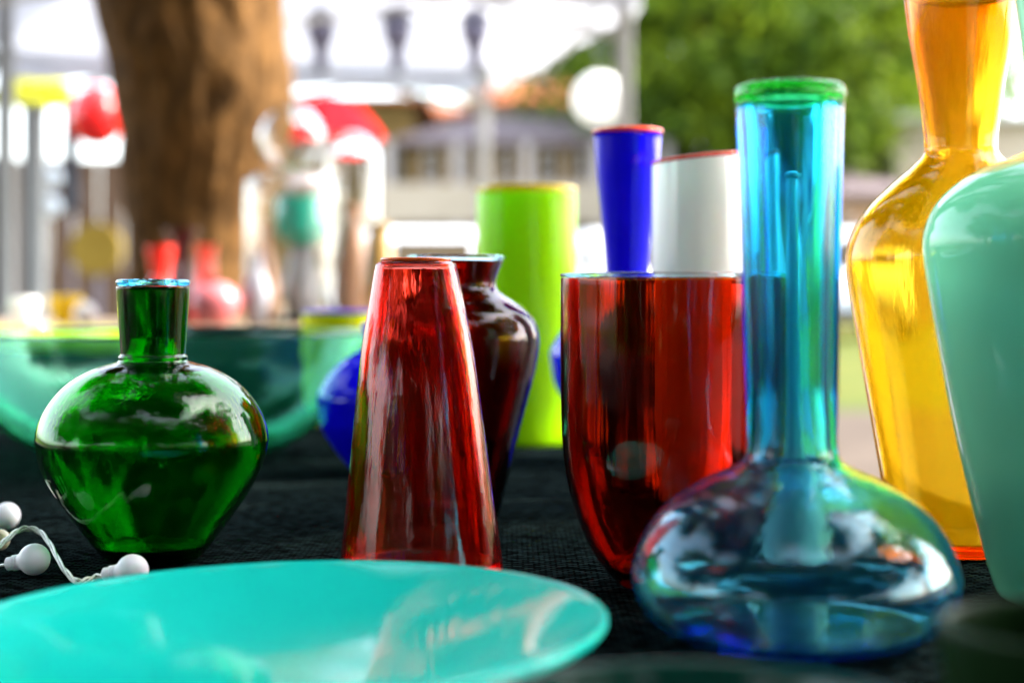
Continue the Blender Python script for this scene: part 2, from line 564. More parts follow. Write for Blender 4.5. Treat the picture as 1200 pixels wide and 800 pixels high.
# white cylinder
WV = [(184, 55), (190, 55.5), (300, 55), (420, 54), (540, 52), (582, 50), (590, 44)]
vessel('cylinder_vase', 'white glass cylinder vase with slanted red rim, behind the brown tumbler', 'vase', 819, 590, WV, 0.006, 0.01, M['white'], 96, 0.003, lip=(M['red_rim'], 0.004), slant=0.10, lip_name='rim')

# pale mint cone seen through the blue bottle
PC = [(205, 18), (210, 20), (300, 25), (420, 31), (540, 37), (630, 42), (646, 43), (653, 40)]
vessel('cone_vase', 'slim pale mint cone vase seen through the neck and body of the blue bottle', 'vase', 932, 653, PC, 0.004, 0.008, M['pale_mint'], 64, 0.003)

# cobalt round vases
def ball_vase(px, yb, yc, hw, label):
    pts = [(yc-hw*1.42, hw*0.26), (yc-hw*1.25, hw*0.21), (yc-hw*1.05, hw*0.21), (yc-hw*0.95, hw*0.36), (yc-hw*0.72, hw*0.70), (yc-hw*0.3, hw*0.99), (yc, hw*1.0), (yc+hw*0.35, hw*0.93),
           (yc+hw*0.7, hw*0.72), (yb-3, hw*0.42), (yb, hw*0.34)]
    vessel('globe_vase', label, 'vase', px, yb, pts, 0.005, 0.01, M['cobalt'], 96, 0.005, group='round cobalt blue vases')
ball_vase(441, 553, 478, 68, 'round cobalt blue glass vase at the left edge of the red cone')
ball_vase(715, 537, 428, 69, 'round cobalt blue glass vase peeping out left of the brown tumbler before the lime vase')

# yellow tumbler behind bowl
YV = [(363, 52), (368, 52), (420, 50), (470, 46), (494, 40), (499, 34)]
vessel('tumbler_vase', 'small yellow glass tumbler with purple rim, behind the teal bowl', 'vase', 406, 499, YV, 0.006, 0.01, M['yellow'], 64, 0.003, lip=(M['purple_rim'], 0.006), lip_name='rim')

# teal bowl
def bowl():
    d = 1.86
    t = thing('glass_bowl', 'wide teal glass bowl seen edge on, behind the green vase', 'bowl', place(192, d))
    k = d/F
    o = catmull([(0.10, 0), (0.122, 0.002), (0.160, 0.018), (0.20, 0.05), (0.229, 0.09), (0.243, 0.125), (0.254, 0.149)], 8)
    prof = shell([tuple(p) for p in o], lambda z: 0.0052-0.0030*min(1, z/0.15), 0.008)
    obj('body', lathe(prof, 160, 0.006), M['teal'], t, smooth=True)
    return t
bowl()

# turquoise plate
def plate():
    d, R, H = 0.769, 0.1665, 0.0275
    t = thing('plate', 'large opaque turquoise glass plate at the front of the table', 'plate', place(322, d))
    o = [(R*q, (H-0.004)*q**2.2+0.004*q**6) for q in np.linspace(0.25, 0.99, 26)]
    out = [tuple(p) for p in o]
    prof = [(0, 0.0)] + out
    th = 0.006
    prof += [(R, H+0.0015), (R+0.0006, H+0.003), (R, H+0.0048), (R-0.002, H+0.0055)]
    prof += [(r*R, (H-0.004)*r**2.2+0.004*r**6+th) for r in np.linspace(0.98, 0.02, 50)] + [(0, th)]
    b = obj('body', lathe(prof, 160, 0.004), M['turq'], t, smooth=True)
    b.rotation_euler = (0, math.radians(-1.1), 0)
    b.location = (0, 0, 0.003)
    return t
plate()

def small_bowl(name, label, px, d, R, H, mat, rt):
    t = thing(name, label, 'bowl', place(px, d))
    o = catmull([(R*0.45, 0), (R*0.55, 0.002), (R*0.75, H*0.2), (R*0.9, H*0.5), (R*0.97, H*0.8), (R, H)], 6)
    obj('body', lathe(shell([tuple(p) for p in o], rt, 0.006), 128, 0.004), mat, t, smooth=True)
    return t
small_bowl('glass_bowl', 'dark green glass bowl whose blurred rim crosses the bottom, right of the turquoise plate', 822, 0.51, 0.085, 0.055, M['dark_green'], 0.004)
small_bowl('glass_bowl', 'dark olive glass bowl in the bottom right corner, under the mint vase', 1252, 0.545, 0.045, 0.080, M['olive'], 0.004)

# string lights
def string_lights():
    t = thing('string_lights', 'string of small white globe bulbs on clear twisted wire', 'string lights', (0, 0, 0))
    def tp(px, py, h=0.0):          # point on the table, h above it
        d = (CAM_Z-TOP-h)*F/(py-HOR)
        return P(px, py, d)
    spec = [((40, 655), (12, 660), 18.5, M['bulb'], 0.011), ((155, 668), (122, 673), 19, M['bulb'], 0.011), ((8, 604), (-30, 606), 15.5, M['bulb'], 0.0105), ((-1, 632), (-34, 640), 12.5, M['cream'], 0.009)]
    ends = []
    for (c, s, r, mt, h) in spec:
        p = tp(c[0], c[1], h)
        rad = r*p.y/F
        q = P(s[0], s[1], p.y+0.004)
        ax = (q-p).normalized()
        bm = bmesh.new()
        # globe with a short shoulder into the socket
        prof = [(0, -rad)] + [(rad*math.sin(a), -rad*math.cos(a)) for a in np.linspace(0.15, 2.55, 14)] + [(rad*0.52, rad*0.98), (0, rad*1.0)]
        b = lathe(prof, 32)
        bmesh.ops.rotate(b, verts=b.verts, cent=(0, 0, 0), matrix=ax.to_track_quat('Z', 'Y').to_matrix())
        g = obj('bulb', b, mt, t, p, smooth=True)
        pr2 = [(0, rad*0.9), (rad*0.50, rad*0.9), (rad*0.50, rad*1.08), (rad*0.46, rad*1.1), (rad*0.46, rad*1.16), (rad*0.50, rad*1.18), (rad*0.50, rad*1.28), (rad*0.46, rad*1.30), (rad*0.46, rad*1.36), (rad*0.50, rad*1.38), (rad*0.50, rad*1.46), (rad*0.43, rad*1.5), (rad*0.43, rad*1.85), (rad*0.30, rad*1.95), (0, rad*1.95)]
        b2 = lathe(pr2, 20)
        bmesh.ops.rotate(b2, verts=b2.verts, cent=(0, 0, 0), matrix=ax.to_track_quat('Z', 'Y').to_matrix())
        obj('socket', b2, mt, g)
        ends.append(p + ax*rad*1.9)
    # twisted wire: three strands round a bent path
    path = [tp(-40, 655, .006), tp(-8, 644, .010), tp(6, 633, .014), tp(20, 622, .018), tp(34, 619, .019), tp(48, 624, .017), tp(60, 640, .012), tp(70, 659, .007), tp(80, 673, .004), tp(90, 681, .003), tp(100, 680, .003), tp(112, 676, .004), ends[1]]
    pts = [Vector(p) for p in catmull([tuple(p) for p in path], 14)]
    bm = bmesh.new()
    for s in range(3):
        q = []
        for i, p in enumerate(pts):
            a = i*0.16 + s*2*PI/3
            q.append(p + Vector((0.6*math.cos(a), 0.3, math.sin(a)))*0.0015)
        tube(bm, q, 0.0010, 7)
    obj('wire', bm, M['wire'], t, smooth=True)
    for e, pp in ((ends[0], [(-6, 663), (-30, 664)]), (ends[2], [(-40, 612), (-60, 630)])):
        q = [e] + [tp(a, b, 0.004) for a, b in pp]
        bm = bmesh.new()
        tube(bm, [Vector(p) for p in catmull([tuple(x) for x in q], 6)], 0.0011, 7)
        obj('wire', bm, M['wire'], t, smooth=True)
string_lights()

# ------------------------------------------------------------------ trees
def leaf_mesh(name, clusters, per, leaf, spread, mat):
    """clusters: (n,3) array; leaf-sized folded quads scattered round each."""
    n = len(clusters)*per
    c = np.repeat(np.asarray(clusters), per, axis=0) + rng.normal(0, spread, (n, 3))*np.array([1, 1, 0.7])
    a = rng.normal(size=(n, 3)); a /= np.linalg.norm(a, axis=1)[:, None]
    b = np.cross(a, rng.normal(size=(n, 3))); b /= np.linalg.norm(b, axis=1)[:, None]
    L = (leaf*rng.uniform(0.6, 1.3, n))[:, None]
    v = np.stack([c-a*L, c+b*L*0.42, c+a*L, c-b*L*0.42], 1).reshape(-1, 3).astype(np.float32)
    me = bpy.data.meshes.new(name)
    me.vertices.add(n*4); me.vertices.foreach_set('co', v.ravel())
    me.loops.add(n*4); me.loops.foreach_set('vertex_index', np.arange(n*4, dtype=np.int32))
    me.polygons.add(n)
    me.polygons.foreach_set('loop_start', np.arange(0, n*4, 4, dtype=np.int32))
    me.polygons.foreach_set('loop_total', np.full(n, 4, dtype=np.int32))
    me.update(calc_edges=True)
    me.materials.append(mat)
    return me

def crown_clusters(n, c, r, seed, hollow=0.45):
    g = np.random.default_rng(seed)
    lobes = g.normal(size=(9, 3)); lobes /= np.linalg.norm(lobes, axis=1)[:, None]
    out = []
    while len(out) < n:
        d = g.normal(size=3); d /= np.linalg.norm(d)
        bumpy = 0.72 + 0.38*np.max(lobes @ d)**3
        rad = (hollow + (1-hollow)*g.random()**0.6)*bumpy
        out.append(np.array(c) + d*rad*np.array(r))
    return np.array(out)

M['bark'] = matte('tree_bark', (0.040, 0.020, 0.006), (0.150, 0.074, 0.022), 3.4, 0.95, 0.9, 0.03, (6, 6, 3.2), 8)
M['leaf_near'] = leaf_mat('leaf_green', (0.035, 0.075, 0.012), (0.075, 0.14, 0.02))
M['leaf_far'] = leaf_mat('leaf_bright', (0.014, 0.050, 0.004), (0.10, 0.16, 0.010), 0.35)

def limb(bm, p0, p1, r0, r1, sag=0.3, seg=10):
    p0, p1 = Vector(p0), Vector(p1)
    pts = []
    for i in range(7):
        t = i/6
        p = p0.lerp(p1, t) + Vector((0.12*math.sin(5*t+p1.x), 0.12*math.sin(4*t+p1.y), sag*math.sin(PI*t)))*(1 if 0 < t < 1 else 0)
        pts.append(p)
    tube(bm, pts, [r0+(r1-r0)*i/6 for i in range(7)], seg)

def main_tree():
    d = 5.45
    k = d/F
    t = thing('tree', 'thick brown tree trunk left of centre behind the teal bowl', 'tree', (P(215, 340, d).x, d, 0))
    ox = t.location.x
    rows = [(640, 214, 120), (584, 216, 98), (500, 217, 80), (400, 220, 69), (320, 222, 68), (240, 228, 80), (170, 238, 95), (100, 238, 104), (40, 228, 105), (-20, 220, 108), (-120, 222, 120), (-200, 225, 118)]
    pts = catmull([(P(x, y, d).x-ox, max(-0.05, P(x, y, d).z), hw*k) for y, x, hw in rows], 5)
    bm = bmesh.new()
    seg = 72
    rings = []
    for (x, z, r) in pts:
        ring = []
        for s in range(seg):
            a = 2*PI*s/seg
            rg = 0.020*mnoise.noise((math.cos(a)*6, math.sin(a)*6, z*5)) + 0.012*mnoise.noise((math.cos(a)*16, math.sin(a)*16, z*4))
            ring.append(bm.verts.new((x+(r+rg)*math.cos(a), (r*0.95+rg)*math.sin(a), z)))
        rings.append(ring)
    for a, b in zip(rings, rings[1:]):
        for s in range(seg):
            bm.faces.new((a[s], a[(s+1) % seg], b[(s+1) % seg], b[s]))
    bm.faces.new(rings[-1])
    obj('trunk', bm, M['bark'], t, smooth=True)
    top = pts[-1]
    bm = bmesh.new()
    tips = [(-2.6, -0.4, 5.4), (-1.2, -3.2, 5.6), (1.4, -3.6, 5.6), (2.6, -2.2, 5.8), (0.2, 1.5, 6.2), (1.0, -5.2, 5.4), (-0.8, -6.6, 5.6), (2.6, -5.9, 5.8), (-2.4, -5.0, 5.7)]
    for q in tips:
        limb(bm, (top[0]+q[0]*0.04, q[1]*0.04, top[1]-0.25), q, 0.20, 0.05, 0.5)
    obj('limb', bm, M['bark'], t, smooth=True)
    cl = np.vstack([crown_clusters(110, q, (1.6, 1.6, 0.9), 10+i, 0.1) for i, q in enumerate(tips)])
    cr = link('crown', leaf_mesh('crown', cl, 52, 0.095, 0.24, M['leaf_near']), None, t)
    cr['kind'] = 'stuff'
main_tree()

def tree_mesh(seed, h, r, mat, ncl=230, per=46, leaf=0.16, spread=0.42):
    cl = crown_clusters(ncl, (0, 0, h*0.62), (r, r, h*0.36), seed, 0.35)
    crown = leaf_mesh('crown', cl, per, leaf, spread, mat)
    bm = bmesh.new()
    limb(bm, (0, 0, -0.05), (0.1, 0.05, h*0.5), h*0.032, h*0.018, 0, 12)
    g = random.Random(seed)
    for i in range(6):
        a = i*PI/3 + g.random()
        limb(bm, (0.08, 0.04, h*(0.34+0.02*i)), (r*0.7*math.cos(a), r*0.7*math.sin(a), h*(0.58+0.06*(i % 3))), h*0.014, h*0.004, 0.2, 7)
    bmesh.ops.recalc_face_normals(bm, faces=bm.faces)
    tm = bpy.data.meshes.new('trunk'); bm.to_mesh(tm); bm.free()
    tm.polygons.foreach_set('use_smooth', [True]*len(tm.polygons))
    tm.materials.append(M['bark'])
    return crown, tm

TA = tree_mesh(3, 10.0, 4.2, M['leaf_far'])
TC = tree_mesh(21, 9.0, 4.4, M['leaf_near'], 300, 70, 0.13, 0.36)
TB_ = tree_mesh(8, 9.0, 3.6, M['leaf_far'])
def tree(label, x, y, s, rot, which=0, group=None):
    t = thing('tree', label, 'tree', (x, y, 0), rot, group)
    t.scale = (s, s, s)
    crown, trunk = (TA, TB_, TC)[which]
    c = link('crown', crown, None, t); c['kind'] = 'stuff'
    link('trunk', trunk, None, t)
    return t

# unseen tree added at the right to shade the table, and trees behind the camera mirrored in the glass
tree('unseen leafy tree added at the right to shade the table of glass vases', 6.3, 1.0, 0.78, 0.3, 0)
for i, (x, y, s, r, wch) in enumerate([(-5.2, -4.6, 0.8, 0.5, 2), (-0.9, -5.4, 0.78, 2.0, 2), (3.6, -5.0, 0.82, 3.6, 2), (-3.2, -9.5, 0.95, 4.0, 2), (-8.5, 0.2, 0.8, 1.0, 2), (7.6, -4.0, 0.85, 2.2, 2),
                                     (-9.5, -7, 1.0, 5, 1), (1.6, -10.5, 0.95, 3.3, 2), (7.0, -10, 1.0, 0.3, 2)]):
    tree('leafy tree behind the viewer, mirrored in the shoulders of the glass vases', x, y, s, r, wch, 'trees mirrored in the glass')

# unseen hedge added behind the viewer to darken reflections in the glass
hd = thing('hedge', 'unseen green hedge added behind the viewer to darken the glass reflections', 'hedge', (0, -12.5, 0))
g_ = np.random.default_rng(5)
hc = np.stack([g_.uniform(-24, 24, 900), g_.uniform(-0.8, 0.8, 900), g_.uniform(0.1, 3.2, 900)], 1)
c_ = link('foliage', leaf_mesh('foliage', hc, 46, 0.18, 0.30, M['leaf_far']), None, hd)
c_['kind'] = 'stuff'
# trees in the distance
for (px, d, s, r, wch, lab) in [
    (800, 52, 1.75, 0.4, 0, 'dark green leafy tree in the distance above the white vase'),
    (905, 46, 1.5, 1.9, 1, 'sunlit green tree in the distance above the blue bottle'),
    (985, 50, 1.75, 3.2, 0, 'big green tree in the distance left of the amber vase neck'),
    (690, 72, 1.6, 5.1, 1, 'green tree behind the houses under the tent edge'),
    (500, 78, 1.1, 2.6, 0, 'green tree behind the brown house, above its left end'),
    (1030, 66, 1.5, 0.9, 1, 'green tree farthest away, just left of the amber vase neck')]:
    tree(lab, P(px, 340, d).x, d, s, r, wch, 'trees in the distance')

# ------------------------------------------------------------------ white market tent
M['canopy'] = fabric('white_canopy', (0.38, 0.39, 0.43), 0.5)
M['post'] = matte('white_post', (0.34, 0.34, 0.32), (0.42, 0.42, 0.40), 3, 0.5)
A2 = Vector((0.55, 6.8)); E1 = Vector((-0.236, 0.972)); E2 = Vector((-0.972, -0.236))
def gazebo(A, e1, e2, L, zt, label, ridge=0.95):
    t = thing('market_tent', label, 'tent', (A.x, A.y, 0))
    cs = [Vector((0, 0)), e1*L, e1*L+e2*L, e2*L]
    ctr = (e1+e2)*L/2
    bm = bmesh.new()
    N = 12
    # curved hip roof panels
    apex = bm.verts.new((ctr.x, ctr.y, zt+ridge))
    ring_prev = None
    levels = 6
    rings = []
    for lv in range(levels):
        s = 1-lv/levels
        ring = []
        for q in range(4):
            for k in range(N):
                p = cs[q].lerp(cs[(q+1) % 4], k/N)
                p = ctr + (p-ctr)*s
                sag = 0.05*math.sin(PI*(1-s))
                ring.append(bm.verts.new((p.x, p.y, zt+ridge*(1-s)-sag)))
        rings.append(ring)
    for a, b in zip(rings, rings[1:]):
        for k in range(4*N):
            bm.faces.new((a[k], a[(k+1) % (4*N)], b[(k+1) % (4*N)], b[k]))
    for k in range(4*N):
        bm.faces.new((rings[-1][k], rings[-1][(k+1) % (4*N)], apex))
    obj('roof', bm, M['canopy'], t, smooth=True)
    for q in range(4):
        bm = bmesh.new()
        a, b = cs[q], cs[(q+1) % 4]
        top, bot = [], []
        nrm = ((a+b)/2-ctr).normalized()
        for k in range(25):
            p = a.lerp(b, k/24)
            w_ = 0.015*math.sin(k*1.9)
            top.append(bm.verts.new((p.x+nrm.x*0.01, p.y+nrm.y*0.01, zt+0.01)))
            bot.append(bm.verts.new((p.x+nrm.x*(0.02+w_), p.y+nrm.y*(0.02+w_), zt-0.16-0.02*abs(math.sin(k*PI/4)))))
        for k in range(24):
            bm.faces.new((top[k], top[k+1], bot[k+1], bot[k]))
        obj('valance', bm, M['canopy'], t, smooth=True)
    for q in range(4):
        p = cs[q] + (ctr-cs[q])*0.03
        bm = bmesh.new()
        box(bm, p.x-0.035, p.x+0.035, p.y-0.035, p.y+0.035, 0.012, zt+0.005, 0.006)
        l = obj('post', bm, M['post'], t)
        bm = bmesh.new()
        box(bm, p.x-0.08, p.x+0.08, p.y-0.08, p.y+0.08, 0.004, 0.0115)
        obj('foot', bm, M['post'], l)
    for q in range(4):
        a, b = cs[q]+(ctr-cs[q])*0.03, cs[(q+1) % 4]+(ctr-cs[(q+1) % 4])*0.03
        bm = bmesh.new()
        for (z0, z1) in ((zt-0.28, zt-0.02), (zt-0.02, zt-0.28)):
            tube(bm, [(a.x, a.y, z0), ((a.x+b.x)/2, (a.y+b.y)/2, z1), (b.x, b.y, z0)], 0.012, 6)
        obj('brace', bm, M['post'], t)
    return t, ctr
gz, gctr = gazebo(A2, E1, E2, 2.95, 2.36, 'white market tent with posts behind the lime and cobalt vases')

# lanterns hanging from the tent
M['lantern_dark'] = gloss('dark_lantern_metal', (0.06, 0.06, 0.10), 0.3)
M['lantern_glass'] = gloss('violet_lantern_glass', (0.16, 0.16, 0.24), 0.15)
def lantern(px, d, label):
    t = thing('lantern', label, 'lantern', P(px, 52, d), 0, 'lanterns hanging under the white tent')
    k = 1.5*d/F
    zt = 34*k
    obj('cap', lathe([(0, zt*0.95), (0.012, zt*0.9), (14*k, zt*0.62), (14.5*k, zt*0.55), (0, zt*0.55)], 16), M['lantern_dark'], t)
    obj('globe', lathe([(0, -0.02), (8*k, -0.01), (11.5*k, zt*0.2), (12*k, zt*0.4), (10*k, zt*0.54), (0, zt*0.54)], 20), M['lantern_glass'], t, smooth=True)
    bm = bmesh.new()
    tube(bm, [(0, 0, -0.02), (0.004, 0, -0.07), (-0.003, 0, -0.16)], [7*k, 6*k, 4*k], 8)
    obj('tassel', bm, M['lantern_glass'], t)
    bm = bmesh.new()
    tube(bm, [(0, 0, zt*0.9), (0, 0, zt+0.32)], 0.004, 6)
    obj('cord', bm, M['lantern_dark'], t)
lantern(376, 8.2, 'dark hanging lantern beside the tree trunk, left one of three under the white tent')
lantern(465, 8.3, 'dark hanging lantern in the middle of three under the white tent')
lantern(556, 8.4, 'dark hanging lantern above the tent post, right one of three under the white tent')

# white paper globe
M['paper'] = fabric('white_paper', (0.9, 0.9, 0.88), 0.45)
def paper_globe(px, py, d, r, mat, label, nm='paper_lantern', sc=1.0):
    t = thing(nm, label, 'lantern', P(px, py, d))
    prof = []
    for k in range(41):
        a = PI*k/40
        rr = r*(1 + 0.018*abs(math.sin(a*14)))
        prof.append((max(0.0, rr*math.sin(a)) if 0 < k < 40 else 0, -rr*math.cos(a)*sc))
    obj('shade', lathe(prof, 40), mat, t, smooth=True)
    bm = bmesh.new()
    tube(bm, [(0, 0, r*sc), (0.01, 0, r*sc+0.55)], 0.005, 6)
    obj('cord', bm, M['lantern_dark'], t)
    return t
paper_globe(702, 116, 10.4, 0.17, M['paper'], 'round white paper lantern hanging left of the right tent post')
M['red_paper'] = gloss('red_lacquer', (0.80, 0.015, 0.015), 0.12, 0.08)
paper_globe(113, 136, 9.6, 0.17, M['red_paper'], 'shiny round red lantern left of the tree trunk', sc=1.12)

# red parasol beyond the trunk
def parasol(px, py, d, r, h, mat, label, pole_mat):
    c = P(px, py, d)
    t = thing('parasol', label, 'parasol', (c.x, c.y, 0))
    bm = bmesh.new()
    seg, lv = 8, 6
    apex = bm.verts.new((0, 0, c.z+h))
    rings = []
    for l in range(1, lv+1):
        s = l/lv
        rings.append([bm.verts.new((r*s*math.cos(2*PI*k/seg), r*s*math.sin(2*PI*k/seg), c.z+h*(1-s**2))) for k in range(seg)])
    for k in range(seg):
        bm.faces.new((apex, rings[0][k], rings[0][(k+1) % seg]))
    for a, b in zip(rings, rings[1:]):
        for k in range(seg):
            bm.faces.new((a[k], b[k], b[(k+1) % seg], a[(k+1) % seg]))
    obj('canopy', bm, mat, t)
    bm = bmesh.new()
    tube(bm, [(0, 0, 0), (0, 0, c.z+h)], 0.025, 10)
    obj('pole', bm, pole_mat, t)
    for k in range(seg):
        a = 2*PI*k/seg
        bm = bmesh.new()
        tube(bm, [(0, 0, c.z+h*0.55), (r*0.95*math.cos(a), r*0.95*math.sin(a), c.z+0.02)], 0.008, 5)
        obj('rib', bm, pole_mat, t)
M['red_cloth'] = fabric('red_cloth', (0.75, 0.02, 0.03), 0.45)
M['yellow_cloth'] = fabric('yellow_cloth', (0.42, 0.42, 0.01), 0.45)
parasol(384, 162, 12.5, 0.46, 0.36, M['red_cloth'], 'red parasol between the tree trunk and the brown house', M['post'])
parasol(38, 122, 13.0, 0.42, 0.34, M['yellow_cloth'], 'yellow green parasol at the far left', M['post'])

# ------------------------------------------------------------------ left stall beyond
M['brown_board'] = matte('brown_board', (0.08, 0.048, 0.03), (0.15, 0.095, 0.065), 3, 0.8, 0.2, 0.01, (1, 1, 0.2))
M['grey_post'] = matte('grey_metal', (0.28, 0.30, 0.31), (0.36, 0.38, 0.39), 3, 0.4)
M['dark_cloth'] = matte('dark_cloth', (0.015, 0.018, 0.025), (0.035, 0.04, 0.05), 5, 0.9)
M['yellow_board'] = matte('yellow_board', (0.30, 0.20, 0.03), (0.40, 0.28, 0.05), 5, 0.6)
def back_wall():
    d = 13.5
    x0, x1 = P(-60, 0, d).x, P(175, 0, d).x
    t = thing('stall_wall', 'brown board wall of the stall at the far left, behind the red lantern', 'wall', ((x0+x1)/2, d, 0))
    n = 8
    wd = (x1-x0)/n
    me = None
    for i in range(n):
        bm = bmesh.new()
        box(bm, -wd/2+0.006, wd/2-0.006, -0.012-0.006*(i % 2), 0.012, 0.01, 2.1, 0.003)
        if me is None:
            o = obj('board', bm, M['brown_board'], t); me = o.data
        else:
            bm.free(); o = link('board', me, None, t)
        o.location = (x0-(x0+x1)/2+wd*(i+0.5), -0.005*(i % 2), 0)
    bm = bmesh.new()
    box(bm, x0-(x0+x1)/2, x1-(x0+x1)/2, 0.0145, 0.05, 1.0, 1.1)
    obj('rail', bm, M['brown_board'], t)
back_wall()
def pole(px, d, ztop, w_, label):
    t = thing('pole', label, 'pole', (P(px, 0, d).x, d, 0.004), 0, 'grey poles at the far left')
    bm = bmesh.new()
    box(bm, -w_/2, w_/2, -w_/2, w_/2, 0.01, ztop, 0.005)
    obj('shaft', bm, M['grey_post'], t)
    bm = bmesh.new()
    box(bm, -w_, w_, -w_, w_, 0, 0.0095)
    obj('base_plate', bm, M['grey_post'], t)
    bm = bmesh.new()
    box(bm, -w_*0.6, w_*0.6, -w_*0.6, w_*0.6, ztop+0.0005, ztop+0.02, 0.004)
    obj('cap', bm, M['grey_post'], t)
pole(6, 7.4, 2.6, 0.075, 'tall grey metal pole at the left edge of the picture')
pole(40, 7.8, 1.86, 0.10, 'shorter wide grey metal pole just right of the edge pole')
def banner():
    d = 11
    t = thing('banner', 'narrow black banner hanging under the red lantern side, left of the tree trunk', 'banner', P(83, 250, d))
    k = d/F
    bm = bmesh.new()
    v = {}
    for i in range(7):
        for j in range(13):
            v[i, j] = bm.verts.new(((i-3)*3.4*k, 0.02*math.sin(i*1.3+j*0.2), j*11.5*k))
    for i in range(6):
        for j in range(12):
            bm.faces.new((v[i, j], v[i+1, j], v[i+1, j+1], v[i, j+1]))
    o = obj('cloth', bm, M['dark_cloth'], t, smooth=True)
    md = o.modifiers.new('thick', 'SOLIDIFY'); md.thickness = 0.004
    bm = bmesh.new()
    tube(bm, [(0, 0.03, -P(0, 250, d).z+0.004), (0, 0.03, 13*11.5*k)], 0.012, 8)
    obj('pole', bm, M['lantern_dark'], t)
banner()
def round_sign():
    d = 9.5
    p = P(113, 292, d)
    t = thing('round_sign', 'round yellow board on a stand behind the green vase neck, left of the trunk', 'sign', (p.x, p.y, 0))
    bm = bmesh.new()
    m = Matrix.Translation((0, 0, p.z)) @ Matrix.Rotation(PI/2, 4, 'X')
    bmesh.ops.create_cone(bm, cap_ends=True, segments=40, radius1=0.165, radius2=0.165, depth=0.03, matrix=m)
    obj('board', bm, M['yellow_board'], t)
    bm = bmesh.new()
    tube(bm, [(0, 0.03, 0.004), (0, 0.03, p.z)], 0.02, 8)
    obj('stand', bm, M['lantern_dark'], t)
round_sign()
# two pale shiny glass globes hanging
M['pale_blue'] = gloss('pale_blue_glass', (0.65, 0.78, 0.9), 0.05)
for (px, py, lab) in ((60, 208, 'upper pale blue glass ball hanging beside the black banner'), (59, 242, 'lower pale blue glass ball hanging beside the black banner')):
    t = thing('glass_ball', lab, 'glass ball', P(px, py, 8.6), 0, 'pale glass balls at the left')
    bm = bmesh.new(); sphere(bm, (0, 0, 0), 0.062)
    obj('ball', bm, M['pale_blue'], t, smooth=True)
    bm = bmesh.new(); tube(bm, [(0, 0, 0.05), (0, 0, 0.12)], 0.012, 8)
    obj('cap', bm, M['grey_post'], t)

# far table with goods ------------------------------------------------
M['lime_cloth'] = matte('lime_cloth', (0.66, 0.90, 0.03), (0.72, 0.95, 0.05), 4, 0.85)
M['tan_cloth'] = matte('tan_cloth', (0.20, 0.15, 0.10), (0.28, 0.21, 0.15), 4, 0.85)
FT_D, FT_Z = 3.55, 0.865
def far_table():
    x0, x1 = -2.2, -0.22
    t = thing('table', 'table of the next stall with tan top and lime front cloth, behind the bowl', 'table', ((x0+x1)/2, FT_D+0.45, 0))
    w2 = (x1-x0)/2
    bm = bmesh.new(); box(bm, -w2, w2, -0.45, 0.45, FT_Z-0.03, FT_Z, 0.004)
    obj('tabletop', bm, M['tan_cloth'], t)
    bm = bmesh.new()
    top, bot = [], []
    for k in range(61):
        x = -w2 + 1.32*k/60
        top.append(bm.verts.new((x, -0.4545, FT_Z-0.002)))
        bot.append(bm.verts.new((x, -0.468-0.006*math.sin(k*0.8)-0.004, FT_Z-0.085)))
    for k in range(60):
        bm.faces.new((top[k], top[k+1], bot[k+1], bot[k]))
    o = obj('front_cloth', bm, M['lime_cloth'], t, smooth=True)
    md = o.modifiers.new('thick', 'SOLIDIFY'); md.thickness = 0.002; md.offset = 0
    bm = bmesh.new()
    top, bot = [], []
    for k in range(91):
        x = -w2 + 2*w2*k/90
        top.append(bm.verts.new((x, -0.451, FT_Z-0.006)))
        bot.append(bm.verts.new((x, -0.457-0.004*math.sin(k*0.8), 0.03)))
    for k in range(90):
        bm.faces.new((top[k], top[k+1], bot[k+1], bot[k]))
    obj('skirt', bm, M['dark_cloth'], t, smooth=True)
    me = None
    for sx in (-1, 1):
        for sy in (-1, 1):
            bm = bmesh.new(); box(bm, -0.025, 0.025, -0.025, 0.025, 0.004, FT_Z-0.031)
            if me is None:
                o = obj('leg', bm, M['grey_post'], t); me = o.data
            else:
                bm.free(); o = link('leg', me, None, t)
            o.location = (sx*(w2-0.06), sy*0.38, 0)
far_table()

def fz(px, d):
    return Vector(((px-600)*d/F, d, FT_Z))
def far_vessel(name, label, cat, px, d, rows, mat, wall=0.004, lipmat=None, group=None, solid=False, seg=48):
    """rows (y, hw) top->bottom, bottom row is the far table top."""
    k = d/F
    yb = HOR + (CAM_Z-FT_Z)/k
    m = [(hw*k, max(0, (yb-y)*k)) for y, hw in rows][::-1]
    m = [(m[0][0]*0.8, 0.0)] + ([q for q in m if q[1] > 0.002])
    o = [tuple(p) for p in catmull(m, 5)]
    t = thing(name, label, cat, fz(px, d), 0, group)
    obj('body', lathe(shell(o, wall, 0.008), seg, 0.004), mat, t, smooth=True)
    if lipmat:
        obj('lip', lathe(ring_prof(o[-1][0]-wall, o[-1][0]+0.002, o[-1][1]+0.0025, o[-1][1]+0.010), seg, closed=True), lipmat, t, smooth=True)
    return t
M['coral'] = gloss('coral_glass', (0.75, 0.09, 0.05), 0.08)
M['scarlet'] = gloss('scarlet_glass', (0.80, 0.03, 0.02), 0.08)
M['maroon'] = gloss('maroon_glass', (0.07, 0.01, 0.015), 0.08)
M['pink'] = gloss('pink_glass', (0.62, 0.16, 0.18), 0.1, 0.4, (25, 25, 25))
M['grey_glass'] = gloss('grey_glass', (0.26, 0.26, 0.30), 0.1)
M['peach'] = gloss('peach_glass', (0.40, 0.22, 0.14), 0.1)
M['sea'] = gloss('sea_green_glass', (0.03, 0.40, 0.30), 0.08)
M['tan_glass'] = gloss('tan_glass', (0.36, 0.22, 0.07), 0.1)
M['yel2'] = gloss('sun_yellow_glass', (0.80, 0.52, 0.0), 0.1)
